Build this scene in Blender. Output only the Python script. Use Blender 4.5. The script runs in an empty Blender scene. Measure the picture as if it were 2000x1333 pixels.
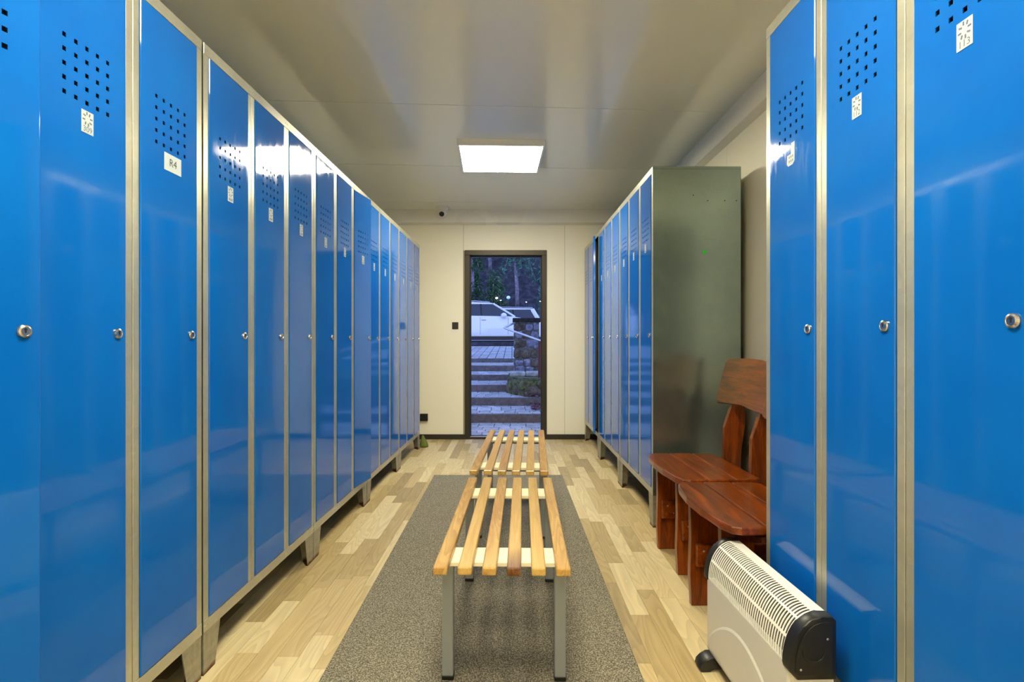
import bpy, bmesh, math, random
from mathutils import Vector, Matrix
R = random.Random(7)
SC = bpy.context.scene
COL = SC.collection
PI = math.pi
EYE = 1.035
F = 1060.0

# ---------------------------------------------------------------- camera, sky, exposure
cam_d = bpy.data.cameras.new('camera'); cam_d.lens = F/2000*36; cam_d.sensor_width = 36
cam_d.clip_start = 0.02; cam_d.clip_end = 300
cam = bpy.data.objects.new('camera', cam_d); COL.objects.link(cam)
cam.location = (0, 0, EYE); cam.rotation_euler = (PI/2, 0, 0)
SC.camera = cam
w = bpy.data.worlds.new('dusk'); SC.world = w; w.use_nodes = True
nt = w.node_tree; nt.nodes.clear()
wo = nt.nodes.new('ShaderNodeOutputWorld'); bg = nt.nodes.new('ShaderNodeBackground')
tc = nt.nodes.new('ShaderNodeTexCoord'); sp = nt.nodes.new('ShaderNodeSeparateXYZ'); cr = nt.nodes.new('ShaderNodeValToRGB')
nt.links.new(tc.outputs['Generated'], sp.inputs[0]); nt.links.new(sp.outputs['Z'], cr.inputs[0])
cr.color_ramp.elements[0].position = 0.0; cr.color_ramp.elements[0].color = (0.50, 0.62, 1.0, 1)
cr.color_ramp.elements[1].position = 0.8; cr.color_ramp.elements[1].color = (0.20, 0.32, 0.85, 1)
nt.links.new(cr.outputs[0], bg.inputs[0]); bg.inputs[1].default_value = 0.50
nt.links.new(bg.outputs[0], wo.inputs[0])
SC.view_settings.view_transform = 'Standard'
try: SC.view_settings.look = 'None'
except Exception: pass
SC.view_settings.exposure = 2.35; SC.view_settings.gamma = 1.0
SC.view_settings.use_curve_mapping = False
LAMP = 11.0
SC.cycles.max_bounces = 12; SC.cycles.diffuse_bounces = 6; SC.cycles.glossy_bounces = 6
SC.cycles.use_denoising = True
SC.cycles.caustics_reflective = False
SC.cycles.sample_clamp_indirect = 6.0

# ---------------------------------------------------------------- materials
def lin(c):
    return tuple(((x/255)/12.92 if x/255 <= 0.04045 else ((x/255+0.055)/1.055)**2.4) for x in c) + (1,)
class Mat:
    def __init__(s, name, rgb=(128,128,128), rough=0.5, metal=0.0, spec=0.5, coat=0.0, coatr=0.05, emit=None, es=0):
        s.m = bpy.data.materials.new(name); s.m.use_nodes = True
        s.t = s.m.node_tree; s.b = s.t.nodes['Principled BSDF']
        s.i('Base Color', lin(rgb)); s.i('Roughness', rough); s.i('Metallic', metal); s.i('Specular IOR Level', spec)
        s.i('Coat Weight', coat); s.i('Coat Roughness', coatr)
        if emit: s.i('Emission Color', lin(emit)); s.i('Emission Strength', es)
        s.m.diffuse_color = lin(rgb)
    def i(s, k, v): s.b.inputs[k].default_value = v
    def n(s, t, **kw):
        x = s.t.nodes.new('ShaderNode'+t)
        for k, v in kw.items(): setattr(x, k, v)
        return x
    def l(s, a, b): s.t.links.new(a, b)
    def coord(s, kind='Object', scale=(1,1,1), rnd=False):
        c = s.n('TexCoord'); m = s.n('Mapping'); s.l(c.outputs[kind], m.inputs[0]); m.inputs['Scale'].default_value = scale
        if rnd:
            oi = s.n('ObjectInfo'); mu = s.n('Math', operation='MULTIPLY'); mu.inputs[1].default_value = 37.0
            s.l(oi.outputs['Random'], mu.inputs[0]); cx = s.n('CombineXYZ')
            s.l(mu.outputs[0], cx.inputs[0]); s.l(mu.outputs[0], cx.inputs[1]); s.l(cx.outputs[0], m.inputs['Location'])
        return m.outputs[0]
    def noise(s, vec, scale=5, detail=4, rough=0.55, dist=0.0):
        n = s.n('TexNoise'); s.l(vec, n.inputs['Vector']); n.inputs['Scale'].default_value = scale
        n.inputs['Detail'].default_value = detail; n.inputs['Roughness'].default_value = rough
        n.inputs['Distortion'].default_value = dist
        return n.outputs['Fac']
    def ramp(s, fac, stops):
        r = s.n('ValToRGB'); s.l(fac, r.inputs[0]); e = r.color_ramp.elements
        while len(e) < len(stops): e.new(0.5)
        for k, (p, c) in enumerate(stops): e[k].position = p; e[k].color = lin(c) if len(c) == 3 else c
        return r.outputs[0]
    def rr(s, fac, a, b, lo=0.3, hi=0.7, to='Roughness'):
        m = s.n('MapRange'); s.l(fac, m.inputs[0]); m.inputs[1].default_value = lo; m.inputs[2].default_value = hi
        m.inputs[3].default_value = a; m.inputs[4].default_value = b
        if to: s.l(m.outputs[0], s.b.inputs[to])
        return m.outputs[0]
    def bump(s, fac, strength=0.3, dist=0.002):
        b = s.n('Bump'); s.l(fac, b.inputs['Height']); b.inputs['Strength'].default_value = strength
        b.inputs['Distance'].default_value = dist; s.l(b.outputs[0], s.b.inputs['Normal']); return b
    def mix(s, fac, a, b, mode='MIX'):
        m = s.n('Mix', data_type='RGBA', blend_type=mode)
        if isinstance(fac, (int, float)): m.inputs[0].default_value = fac
        else: s.l(fac, m.inputs[0])
        for k, v in ((6, a), (7, b)):
            if isinstance(v, tuple): m.inputs[k].default_value = v
            else: s.l(v, m.inputs[k])
        return m.outputs[2]

def blue_paint():
    k = Mat('blue_gloss_paint', (10, 95, 200), 0.1, 0, 0.38)
    v = k.coord('Object', (1, 1, 1), True)
    k.l(k.ramp(k.noise(v, 3.0, 3), [(0.3, (8, 92, 182)), (0.7, (14, 102, 190))]), k.b.inputs['Base Color'])
    # rub marks and scratches, worn into the gloss
    v2 = k.coord('Object', (5, 5, 1.2), True)
    n2 = k.noise(v2, 5, 8, 0.7, 1.0)
    k.rr(n2, 0.05, 0.16, 0.45, 0.75)
    v3 = k.coord('Object', (1, 1, 1), True)
    k.bump(k.noise(v3, 2.2, 1, 0.4), 0.25, 0.006)
    return k.m
def galv(name, tint=((150,152,140), (188,188,172)), rough=(0.28, 0.45), metal=0.85, sc=60):
    k = Mat(name, (165,166,152), 0.35, metal)
    v = k.coord('Object', (1, 1, 1), True)
    vo = k.n('TexVoronoi'); k.l(v, vo.inputs['Vector']); vo.inputs['Scale'].default_value = sc
    sx = k.n('SeparateColor'); k.l(vo.outputs['Color'], sx.inputs[0])
    n = k.noise(v, 4, 5, 0.6)
    mm = k.n('Math', operation='MULTIPLY_ADD'); k.l(sx.outputs[0], mm.inputs[0]); mm.inputs[1].default_value = 0.14; k.l(n, mm.inputs[2])
    k.l(k.ramp(mm.outputs[0], [(0.2, tint[0]), (1.05, tint[1])]), k.b.inputs['Base Color'])
    k.rr(n, rough[0], rough[1], 0.3, 0.7)
    return k.m
def galv_leg():
    k = Mat('galvanised_leg', (160,158,144), 0.45, 0.7)
    v = k.coord('Object'); n = k.noise(v, 40, 4)
    s = k.n('SeparateXYZ'); k.l(v, s.inputs[0])
    m = k.n('Math', operation='MULTIPLY_ADD'); k.l(n, m.inputs[0]); m.inputs[1].default_value = -0.03; k.l(s.outputs[2], m.inputs[2])
    c = k.ramp(n, [(0.3, (150,150,138)), (0.7, (180,176,160))])
    f = k.rr(m.outputs[0], 1.0, 0.0, -0.012, 0.002, None)
    k.l(k.mix(f, c, lin((96, 52, 22))), k.b.inputs['Base Color'])
    return k.m
def wood(name, stops, scale=(14, 1.1, 14), rough=0.5, coat=0.0, ns=3.0, dark=None, bump=0.15, ring=None):
    k = Mat(name, stops[0][1], rough, 0, 0.4, coat, 0.08)
    v = k.coord('Object', scale, True)
    n = k.noise(v, ns, 6, 0.6, 1.2)
    col = k.ramp(n, stops)
    v2 = k.coord('Object', (scale[0]*8, scale[1]*1.5, scale[2]*8), True); n2 = k.noise(v2, 4, 3)
    col = k.mix(0.25, col, k.ramp(n2, [(0.3, stops[0][1]), (0.7, stops[-1][1])]))
    if ring:   # cathedral grain lines
        v4 = k.coord('Object', (ring[0], ring[1], ring[0]), True); nz = k.noise(v4, ring[2], 1.5, 0.4, 0.3)
        mu = k.n('Math', operation='MULTIPLY'); k.l(nz, mu.inputs[0]); mu.inputs[1].default_value = ring[3]
        fr = k.n('Math', operation='FRACT'); k.l(mu.outputs[0], fr.inputs[0])
        dk = tuple(int(c*ring[4]) for c in stops[0][1])
        f4 = k.rr(fr.outputs[0], 0.45, 0.0, 0.0, 0.75, None); col = k.mix(f4, col, lin(dk))
    if dark:   # stained end of the slat
        c = k.n('TexCoord'); s = k.n('SeparateXYZ'); k.l(c.outputs['Object'], s.inputs[0])
        f0 = k.n('Math', operation='MULTIPLY_ADD'); k.l(n, f0.inputs[0]); f0.inputs[1].default_value = 0.16; k.l(s.outputs[1], f0.inputs[2])
        f = k.rr(f0.outputs[0], 0.95, 0.0, dark[0], dark[1], None)
        col = k.mix(f, col, lin(dark[2]))
    k.l(col, k.b.inputs['Base Color'])
    k.bump(n2, bump, 0.0008)
    return k.m

M = {}
M['blue'] = blue_paint()
M['galv'] = galv('galvanised_steel', ((168,168,152), (206,204,186)), (0.28, 0.42), 0.6)
M['galv_side'] = galv('galvanised_side_sheet', ((134,152,148), (160,174,166)), (0.16, 0.24), 0.85, 140)
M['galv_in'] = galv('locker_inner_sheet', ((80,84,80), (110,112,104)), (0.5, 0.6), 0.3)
M['leg'] = galv_leg()
M['chrome'] = Mat('lock_nickel', (205, 200, 190), 0.22, 1.0).m
M['dark'] = Mat('dark_slot', (12, 12, 12), 0.6).m
M['paper'] = Mat('sticker_paper', (176, 188, 194), 0.5).m
M['print'] = Mat('sticker_print', (92, 100, 108), 0.6).m
M['ink'] = Mat('black_print', (40, 40, 42), 0.6).m
def coated(name, rgb, rough, bump=0.02, rr=0.04, sc=60, spec=0.5):
    k = Mat(name, rgb, rough, 0, spec)
    v = k.coord('Object'); n = k.noise(v, sc, 3); k.bump(n, bump, 0.001)
    n2 = k.noise(v, 2.0, 3); k.rr(n2, rough-rr, rough+rr)
    return k.m
M['wall'] = coated('cream_wall_sheet', (244, 239, 218), 0.45)
M['wall_joint'] = Mat('wall_joint', (140, 132, 108), 0.7).m
M['ceil'] = coated('ceiling_sheet', (240, 240, 224), 0.14, 0.004, 0.02, spec=0.85)
M['cornice'] = coated('cornice_sheet', (238, 235, 224), 0.3)
M['frame'] = Mat('door_frame_bronze', (58, 52, 45), 0.4, 0.5).m
M['black'] = Mat('black_plastic', (24, 24, 24), 0.38).m
M['base'] = Mat('dark_skirting', (38, 33, 28), 0.45).m
M['white_pl'] = Mat('white_plastic', (232, 230, 222), 0.35).m
M['diff'] = Mat('light_diffuser', (255, 255, 255), 0.5, emit=(251, 242, 212), es=LAMP).m
M['green'] = Mat('green_dot', (40, 200, 40), 0.5).m
def heater_paint(name, rgb, r):
    k = Mat(name, rgb, r); k.bump(k.noise(k.coord('Object'), 900, 2), 0.06, 0.0003); return k.m
M['h_white'] = heater_paint('heater_white_enamel', (238, 236, 226), 0.35)
M['h_body'] = heater_paint('heater_body_enamel', (205, 202, 194), 0.38)
M['h_in'] = heater_paint('heater_inner_sheet', (84, 82, 78), 0.5)
# floor strip tones
FT = [((206,187,142),(220,202,157)), ((192,170,123),(208,187,140)), ((176,154,108),(193,172,126)), ((160,140,100),(178,158,116)), ((212,194,150),(224,208,165))]
M['fl'] = [wood('oak_strip_%s' % n, [(0.3, a), (0.55, tuple((x+y)//2 for x, y in zip(a, b))), (0.75, b)], (9, 1.3, 9), 0.38, 0, 3.0, None, 0.05, (1, 0.13, 9.0, 16.0, 0.84))
           for n, (a, b) in zip(('pale','honey','tan','grey','straw'), FT)]
M['fl_base'] = Mat('floor_joint', (120, 100, 70), 0.7).m
M['pine'] = wood('lacquered_pine', [(0.3, (176,134,64)), (0.5, (196,158,88)), (0.72, (208,177,112))], (16, 1.0, 16), 0.32, 0.15)
M['pine_b'] = wood('lacquered_pine_knotty', [(0.3, (166,118,50)), (0.5, (192,152,82)), (0.72, (208,174,108))], (11, 1.4, 11), 0.32, 0.15, 3.0, None, 0.15, (1, 0.09, 14.0, 12.0, 0.82))
M['pine_s'] = wood('lacquered_pine_stained', [(0.3, (176,134,64)), (0.5, (196,158,88)), (0.72, (208,177,112))], (16, 1.0, 16), 0.32, 0.15, 3.0, (0.07, 0.24, (84, 32, 8)))
M['cream'] = wood('cream_board', [(0.3, (226,214,180)), (0.7, (240,232,204))], (3, 14, 14), 0.5)
M['tube'] = Mat('grey_painted_tube', (146, 152, 158), 0.35, 0.15).m
CH = [(0.30, (50,18,2)), (0.5, (112,46,5)), (0.70, (160,76,12))]
M['ch_y'] = wood('varnished_red_brown_wood', CH, (9, 1.0, 9), 0.28, 0.4, 3.2)
M['ch_z'] = wood('varnished_red_brown_upright', CH, (9, 9, 1.0), 0.3, 0.35, 3.2)
def carpet():
    k = Mat('grey_ribbed_carpet', (100, 92, 82), 0.95, 0, 0.1)
    v = k.coord('Object')
    n = k.noise(v, 190, 2, 0.7); n2 = k.noise(v, 70, 3, 0.6)
    c = k.ramp(n, [(0.40, (50, 47, 40)), (0.5, (118, 112, 96)), (0.60, (206, 200, 180))])
    c = k.mix(0.35, c, k.ramp(n2, [(0.35, (84, 80, 68)), (0.65, (146, 139, 120))]))
    wv = k.n('TexWave', wave_type='BANDS', bands_direction='X'); k.l(v, wv.inputs['Vector']); wv.inputs['Scale'].default_value = 62
    wv.inputs['Distortion'].default_value = 1.2; wv.inputs['Detail'].default_value = 2
    c = k.mix(0.32, c, k.ramp(wv.outputs['Fac'], [(0.1, (54, 51, 44)), (0.6, (146, 139, 122))]))
    k.l(c, k.b.inputs['Base Color'])
    k.bump(n, 0.8, 0.004)
    return k.m
M['carpet'] = carpet()
def stone(name, a, b, c, sc=12, rough=0.85):
    k = Mat(name, b, rough, 0, 0.3); v = k.coord('Object', (1,1,1), True)
    k.l(k.ramp(k.noise(v, sc, 6, 0.65), [(0.3, a), (0.5, b), (0.7, c)]), k.b.inputs['Base Color'])
    k.bump(k.noise(v, sc*3, 5), 0.6, 0.01); return k.m
M['paver'] = stone('concrete_paver', (118,118,116), (150,150,148), (182,182,178), 9, 0.6)
M['paver_b'] = stone('concrete_paver_pale', (140,142,140), (170,172,170), (200,200,196), 9, 0.6)
M['joint'] = Mat('sandy_joint', (48, 46, 44), 0.95).m
M['riser'] = stone('dark_riser_concrete', (84,76,76), (100,92,90), (118,108,104), 14)
M['stone_a'] = stone('wall_stone_blue', (70,72,84), (110,112,130), (150,152,164), 14)
M['stone_b'] = stone('wall_stone_brown', (52,44,38), (84,74,64), (120,108,94), 14)
M['mortar'] = stone('wall_mortar', (60,58,56), (92,90,86), (120,116,110), 30)
M['moss'] = stone('mossy_stone', (40,42,28), (84,84,60), (112,124,66), 16)
M['slab'] = stone('capping_slab', (120,122,120), (150,152,150), (186,188,186), 14)
M['cap'] = stone('dark_cap_slab', (22,20,20), (34,30,28), (50,44,40), 14)
M['rail'] = Mat('galvanised_handrail', (190, 192, 196), 0.35, 0.6).m
M['rust'] = Mat('rusty_post', (84, 34, 26), 0.7).m
M['car'] = Mat('white_car_paint', (222, 224, 228), 0.25, 0, 0.5, 1.0, 0.05).m
M['car_glass'] = Mat('tinted_car_glass', (14, 18, 28), 0.05, 0, 0.8).m
M['tyre'] = Mat('tyre_rubber', (18, 18, 18), 0.8).m
M['rim'] = Mat('wheel_alloy', (150, 152, 156), 0.3, 0.9).m
M['soil'] = stone('forest_bank_soil', (34,34,38), (56,55,62), (84,82,92), 3)
M['bark'] = stone('grey_bark', (90,84,92), (136,130,146), (180,174,196), 8)
M['leaf'] = stone('dark_leaf', (24,46,30), (50,84,52), (84,124,80), 3)
M['leaf_b'] = stone('bluish_leaf', (36,70,58), (66,120,98), (110,170,140), 3)
M['litter'] = stone('dry_leaves', (58,34,38), (96,62,64), (150,120,128), 20)
M['lamp_em'] = Mat('lamp_glow', (255,255,255), 0.5, emit=(255, 244, 220), es=6).m
M['lamp_em_b'] = Mat('lamp_glow_bluish', (200,225,255), 0.5, emit=(120, 180, 220), es=0.12).m
M['cloth'] = Mat('olive_cloth', (104, 118, 52), 0.9).m

# ---------------------------------------------------------------- mesh helpers
def fin(name, bm, mats, parent=None, loc=None, rot=None, smooth=False, props=None, recalc=True):
    if recalc: bmesh.ops.recalc_face_normals(bm, faces=bm.faces)
    me = bpy.data.meshes.new(name); bm.to_mesh(me); bm.free()
    return lnk(name, me, mats, parent, loc, rot, smooth, props)
def lnk(name, me, mats, parent=None, loc=None, rot=None, smooth=False, props=None):
    if not isinstance(mats, (list, tuple)): mats = [mats]
    if not me.materials:
        for m in mats: me.materials.append(m)
    if smooth:
        for p in me.polygons: p.use_smooth = True
    o = bpy.data.objects.new(name, me); COL.objects.link(o)
    if parent: o.parent = parent
    if loc is not None: o.location = loc
    if rot is not None: o.rotation_euler = rot
    for k, v in (props or {}).items(): o[k] = v
    return o
def auto_smooth(o, ang=40):
    for p in o.data.polygons: p.use_smooth = True
    bm = bmesh.new(); bm.from_mesh(o.data)
    for e in bm.edges: e.smooth = len(e.link_faces) == 2 and e.calc_face_angle(0) < math.radians(ang)
    bm.to_mesh(o.data); bm.free(); return o
def empty(name, loc=(0,0,0), rz=0, props=None):
    o = bpy.data.objects.new(name, None); COL.objects.link(o); o.location = loc; o.rotation_euler = (0, 0, rz)
    o.empty_display_size = 0.1
    for k, v in (props or {}).items(): o[k] = v
    return o
def P(label, cat, group=None):
    d = {'label': label, 'category': cat}
    if group: d['group'] = group
    return d
ST = {'kind': 'structure'}
def box(bm, a, b, bev=0, seg=1, mi=0):
    x0, y0, z0 = a; x1, y1, z1 = b
    vs = [bm.verts.new(p) for p in ((x0,y0,z0),(x1,y0,z0),(x1,y1,z0),(x0,y1,z0),(x0,y0,z1),(x1,y0,z1),(x1,y1,z1),(x0,y1,z1))]
    fs = [bm.faces.new([vs[i] for i in f]) for f in ((0,3,2,1),(4,5,6,7),(0,1,5,4),(1,2,6,5),(2,3,7,6),(3,0,4,7))]
    for f in fs: f.material_index = mi
    if bev:
        es = list({e for f in fs for e in f.edges})
        r = bmesh.ops.bevel(bm, geom=es, offset=bev, segments=seg, affect='EDGES', profile=0.5)
        for f in r['faces']: f.material_index = mi
def bx(a, b, bev=0, seg=1):
    bm = bmesh.new(); box(bm, a, b, bev, seg); return bm
def prism(bm, pts, h0, h1, axis='z', bev=0, seg=1, mi=0):
    # pts: 2D polygon; extruded along axis from h0 to h1.  axis z:(x,y) ; y:(x,z) ; x:(y,z)
    def mp(p, h):
        return (p[0], p[1], h) if axis == 'z' else ((p[0], h, p[1]) if axis == 'y' else (h, p[0], p[1]))
    lo = [bm.verts.new(mp(p, h0)) for p in pts]; hi = [bm.verts.new(mp(p, h1)) for p in pts]
    fs = [bm.faces.new(lo), bm.faces.new(hi[::-1])]
    n = len(pts)
    for i in range(n): fs.append(bm.faces.new((lo[i], lo[(i+1) % n], hi[(i+1) % n], hi[i])))
    for f in fs: f.material_index = mi
    if bev:
        es = list({e for f in fs[:2] for e in f.edges})
        r = bmesh.ops.bevel(bm, geom=es, offset=bev, segments=seg, affect='EDGES', profile=0.5)
        for f in r['faces']: f.material_index = mi
def lathe(bm, prof, n=20, mat=None, mi=0):
    # prof: list of (r, z)
    rings = []
    for r, z in prof:
        if r < 1e-6: rings.append([bm.verts.new((0, 0, z))])
        else: rings.append([bm.verts.new((r*math.cos(2*PI*i/n), r*math.sin(2*PI*i/n), z)) for i in range(n)])
    vs = [v for r in rings for v in r]
    for a, b in zip(rings, rings[1:]):
        for i in range(n):
            j = (i+1) % n
            if len(a) == 1 and len(b) == 1: continue
            if len(a) == 1: f = bm.faces.new((a[0], b[i], b[j]))
            elif len(b) == 1: f = bm.faces.new((a[i], a[j], b[0]))
            else: f = bm.faces.new((a[i], a[j], b[j], b[i]))
            f.material_index = mi
    for r in (rings[0], rings[-1]):
        if len(r) > 1:
            f = bm.faces.new(r); f.material_index = mi
    if mat: bmesh.ops.transform(bm, matrix=mat, verts=vs)
def tube(bm, pts, r, n=10):
    pts = [Vector(p) for p in pts]; rings = []
    rr = r if isinstance(r, (list, tuple)) else [r]*len(pts)
    for k, p in enumerate(pts):
        d = (pts[min(k+1, len(pts)-1)] - pts[max(k-1, 0)]).normalized()
        u = d.cross(Vector((0.13, 0.21, 1))).normalized() if abs(d.z) < 0.95 else d.cross(Vector((1, 0, 0))).normalized()
        v = d.cross(u).normalized()
        rings.append([bm.verts.new(p + rr[k]*(math.cos(2*PI*i/n)*u + math.sin(2*PI*i/n)*v)) for i in range(n)])
    for a, b in zip(rings, rings[1:]):
        for i in range(n): bm.faces.new((a[i], a[(i+1) % n], b[(i+1) % n], b[i]))
    bm.faces.new(rings[0]); bm.faces.new(rings[-1][::-1])

# ---------------------------------------------------------------- room shell
YW, YB = 5.72, -2.9          # far wall, wall behind the camera
XL, XR = -1.515, 1.345
CZ = EYE + 1.375
WS = -0.0                     # far wall runs square to the lockers
SK = 0.06                     # ceiling sheets are laid slightly askew
DX0, DX1, DZ = -0.495, 0.366, 1.99   # doorway outside of frame
# floor
floor = fin('floor', bx((XL-0.1, YB-0.1, -0.06), (XR+0.1, YW+0.16, -0.002)), M['fl_base'], props=ST)
Wd = 0.0715
def pvis(x0, x1, y0, y1):
    cx, cy = (x0+x1)/2, (y0+y1)/2
    if y1 < 1.55 or cy > YW: return False
    xm = -0.60 + 0.005*cy; xp = 0.40
    lx = -0.965 + 0.017*cy; 
    if cy < 5.3 and x0 < lx-0.14: return False
    if 2.9 < cy < 5.7 and x1 > 0.80+0.14: return False
    if cy < 2.9 and x1 > 1.0: return False
    if y1 < 4.15 and x0 > xm+0.02 and x1 < xp-0.02: return False
    return True
strips, rest = [], []
nx = int((XR-XL+0.1)/Wd)+1
for i in range(nx):
    x0 = XL-0.04+i*Wd; x1 = min(x0+Wd-0.0007, XR+0.03)
    y = YB - R.random()*0.6
    while y < YW+0.1:
        L = R.choice((0.36, 0.48, 0.58, 0.63, 0.63))
        y0 = max(y, YB-0.02); y1 = min(y+L-0.0007, YW+0.11)
        if y1 > y0+0.02: (strips if pvis(x0, x1, y0, y1) else rest).append((x0, x1, y0, y1))
        y += L
if len(strips) > 298:
    strips.sort(key=lambda s: s[2]); rest += strips[298:]; strips = strips[:298]
bag = []
def tone():
    global bag
    if not bag: bag = [0, 0, 1, 1, 2, 2, 3, 4, 4]; R.shuffle(bag)
    return bag.pop()
for (x0, x1, y0, y1) in strips:
    bm = bx((-(x1-x0)/2, 0, -0.0015), ((x1-x0)/2, y1-y0, 0.0), 0.0004)
    fin('floor_strip', bm, M['fl'][tone()], floor, ((x0+x1)/2, y0, 0))
bm = bmesh.new()
for (x0, x1, y0, y1) in rest: box(bm, (x0, y0, -0.0015), (x1, y1, 0), 0, 1, tone())
fin('floor_strip_field', bm, M['fl'], floor, props={'kind': 'stuff'})

# walls
T = 0.09
def panel_wall(name, axis, pos, thick, u0, u1, z0, z1, cuts, mat=M['wall'], hole=None):
    """backing with sheets proud of it; axis 'x' = wall lies along y at x=pos"""
    bm = bmesh.new(); s = 1 if thick > 0 else -1
    def bb(ua, ub, za, zb, d0, d1, bmx):
        lo, hi = min(pos+d0*s, pos+d1*s), max(pos+d0*s, pos+d1*s)
        if axis == 'x': box(bmx, (lo, ua, za), (hi, ub, zb), 0.0)
        else: box(bmx, (ua, lo, za), (ub, hi, zb), 0.0)
    rects = [(u0, u1, z0, z1)] if not hole else [(u0, hole[0], z0, z1), (hole[1], u1, z0, z1), (hole[0], hole[1], hole[2], z1)]
    for r in rects: bb(*r, 0.003, abs(thick), bm)
    root = fin(name, bm, M['wall_joint'], props=ST)
    cs = [u0] + sorted(cuts) + [u1]
    for a, b in zip(cs, cs[1:]):
        bm = bmesh.new()
        g = 0.0015
        if hole and a >= hole[0]-0.03 and b <= hole[1]+0.25 and a < hole[1]:
            bb(a+g, b-g, hole[2], z1, 0, 0.0035, bm)
            if b-g > hole[1]: bb(hole[1], b-g, z0, hole[2]-0.0, 0, 0.0035, bm)
        else: bb(a+g, b-g, z0, z1, 0, 0.0035, bm)
        fin('wall_sheet', bm, mat, root)
    return root
panel_wall('wall_back', 'y', YW, T, XL-T, XR+T, 0, CZ, [-0.512, 0.5555], hole=(DX0, DX1, DZ))
panel_wall('wall_left', 'x', XL, -T, YB-T, YW, 0, CZ, [YB+1.1*k for k in range(1, 8)])
panel_wall('wall_right', 'x', XR, T, YB-T, YW, 0, CZ, [2.3, 3.4, 4.5, 1.2, 0.1, -1.0])
panel_wall('wall_front', 'y', YB, -T, XL-T, XR+T, 0, CZ, [-0.5, 0.6])
# ceiling sheets, joints slightly askew
ceil = fin('ceiling', bx((XL-T, YB-T, CZ+0.004), (XR+T, YW+T, CZ+0.1)), M['wall_joint'], props=ST)
ys = [YB-T, -2.33, -1.23, -0.13, 0.97, 2.07, 3.18, 4.29, 5.40, YW+T]
for a, b in zip(ys, ys[1:]):
    def yy(y, x): return y + (SK*x if YB < y < YW else 0)
    g = 0.003
    q = [(XL-0.02, yy(a, XL)+g), (XR+0.02, yy(a, XR)+g), (XR+0.02, yy(b, XR)-g), (XL-0.02, yy(b, XL)-g)]
    bm = bmesh.new(); prism(bm, q, CZ, CZ+0.005)
    fin('ceiling_sheet', bm, M['ceil'], ceil)
# boxed cornice running round under the ceiling
CH_, CD = 0.14, 0.055
def cornice(name, pts, h0, h1, axis):
    bm = bmesh.new(); prism(bm, pts, h0, h1, axis, 0.002); fin(name, bm, M['cornice'], props=ST)
cornice('trim_1', [(YW, CZ-CH_-0.012), (YW-CD, CZ-CH_+0.003), (YW-CD, CZ), (YW, CZ)], XL, XR, 'x')
cornice('trim_2', [(XR, CZ-CH_-0.012), (XR-CD, CZ-CH_+0.003), (XR-CD, CZ), (XR, CZ)], YB, YW, 'y')
cornice('trim_3', [(XL, CZ-CH_-0.012), (XL+CD, CZ-CH_+0.003), (XL+CD, CZ), (XL, CZ)], YB, YW, 'y')
cornice('trim_4', [(YB, CZ-CH_-0.012), (YB+CD, CZ-CH_+0.003), (YB+CD, CZ), (YB, CZ)], XL, XR, 'x')
# skirting
for nm, a, b in (('baseboard_back_left', (XL, YW-0.014, 0), (DX0, YW, 0.052)), ('baseboard_back_right', (DX1, YW-0.014, 0), (XR, YW, 0.052)),
                 ('baseboard_left', (XL, YB, 0), (XL+0.014, YW-0.014, 0.052)), ('baseboard_right', (XR-0.014, YB, 0), (XR, YW-0.014, 0.052))):
    fin(nm, bx(a, b, 0.003, 2), M['base'], props=ST)
# doorway frame
dr = empty('door_1', (0, YW, 0), 0, ST)
def dpart(n, a, b, m=M['frame'], bev=0.002): return fin(n, bx((a[0], a[1]-0, a[2]), b, bev), m, dr)
for s, xa in ((1, DX0), (-1, DX1)):
    x1 = xa + s*0.052
    dpart('jamb', (min(xa, x1), -0.012, 0), (max(xa, x1), 0.10, DZ-0.0501))
    dpart('door_stop', (min(x1, x1+s*0.008), 0.045, 0.02), (max(x1, x1+s*0.008), 0.10, DZ-0.05))
dpart('head', (DX0, -0.012, DZ-0.05), (DX1, 0.10, DZ+0.002))
dpart('head_seal', (DX0+0.05, 0.05, DZ-0.062), (DX1-0.05, 0.10, DZ-0.05), M['black'])
dpart('threshold', (DX0+0.052, -0.005, 0.0), (DX1-0.052, 0.13, 0.022))
fin('threshold_strip', bx((DX0+0.052, 0.0, 0.022), (DX1-0.052, 0.035, 0.026), 0.001), M['rail'], dr)
for z in (0.35, 1.0, 1.72):
    bm = bmesh.new(); lathe(bm, [(0.009, -0.05), (0.009, 0.05)], 10, Matrix.Translation((DX1-0.05, 0.11, z)))
    fin('hinge', bm, M['frame'], dr)

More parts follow.
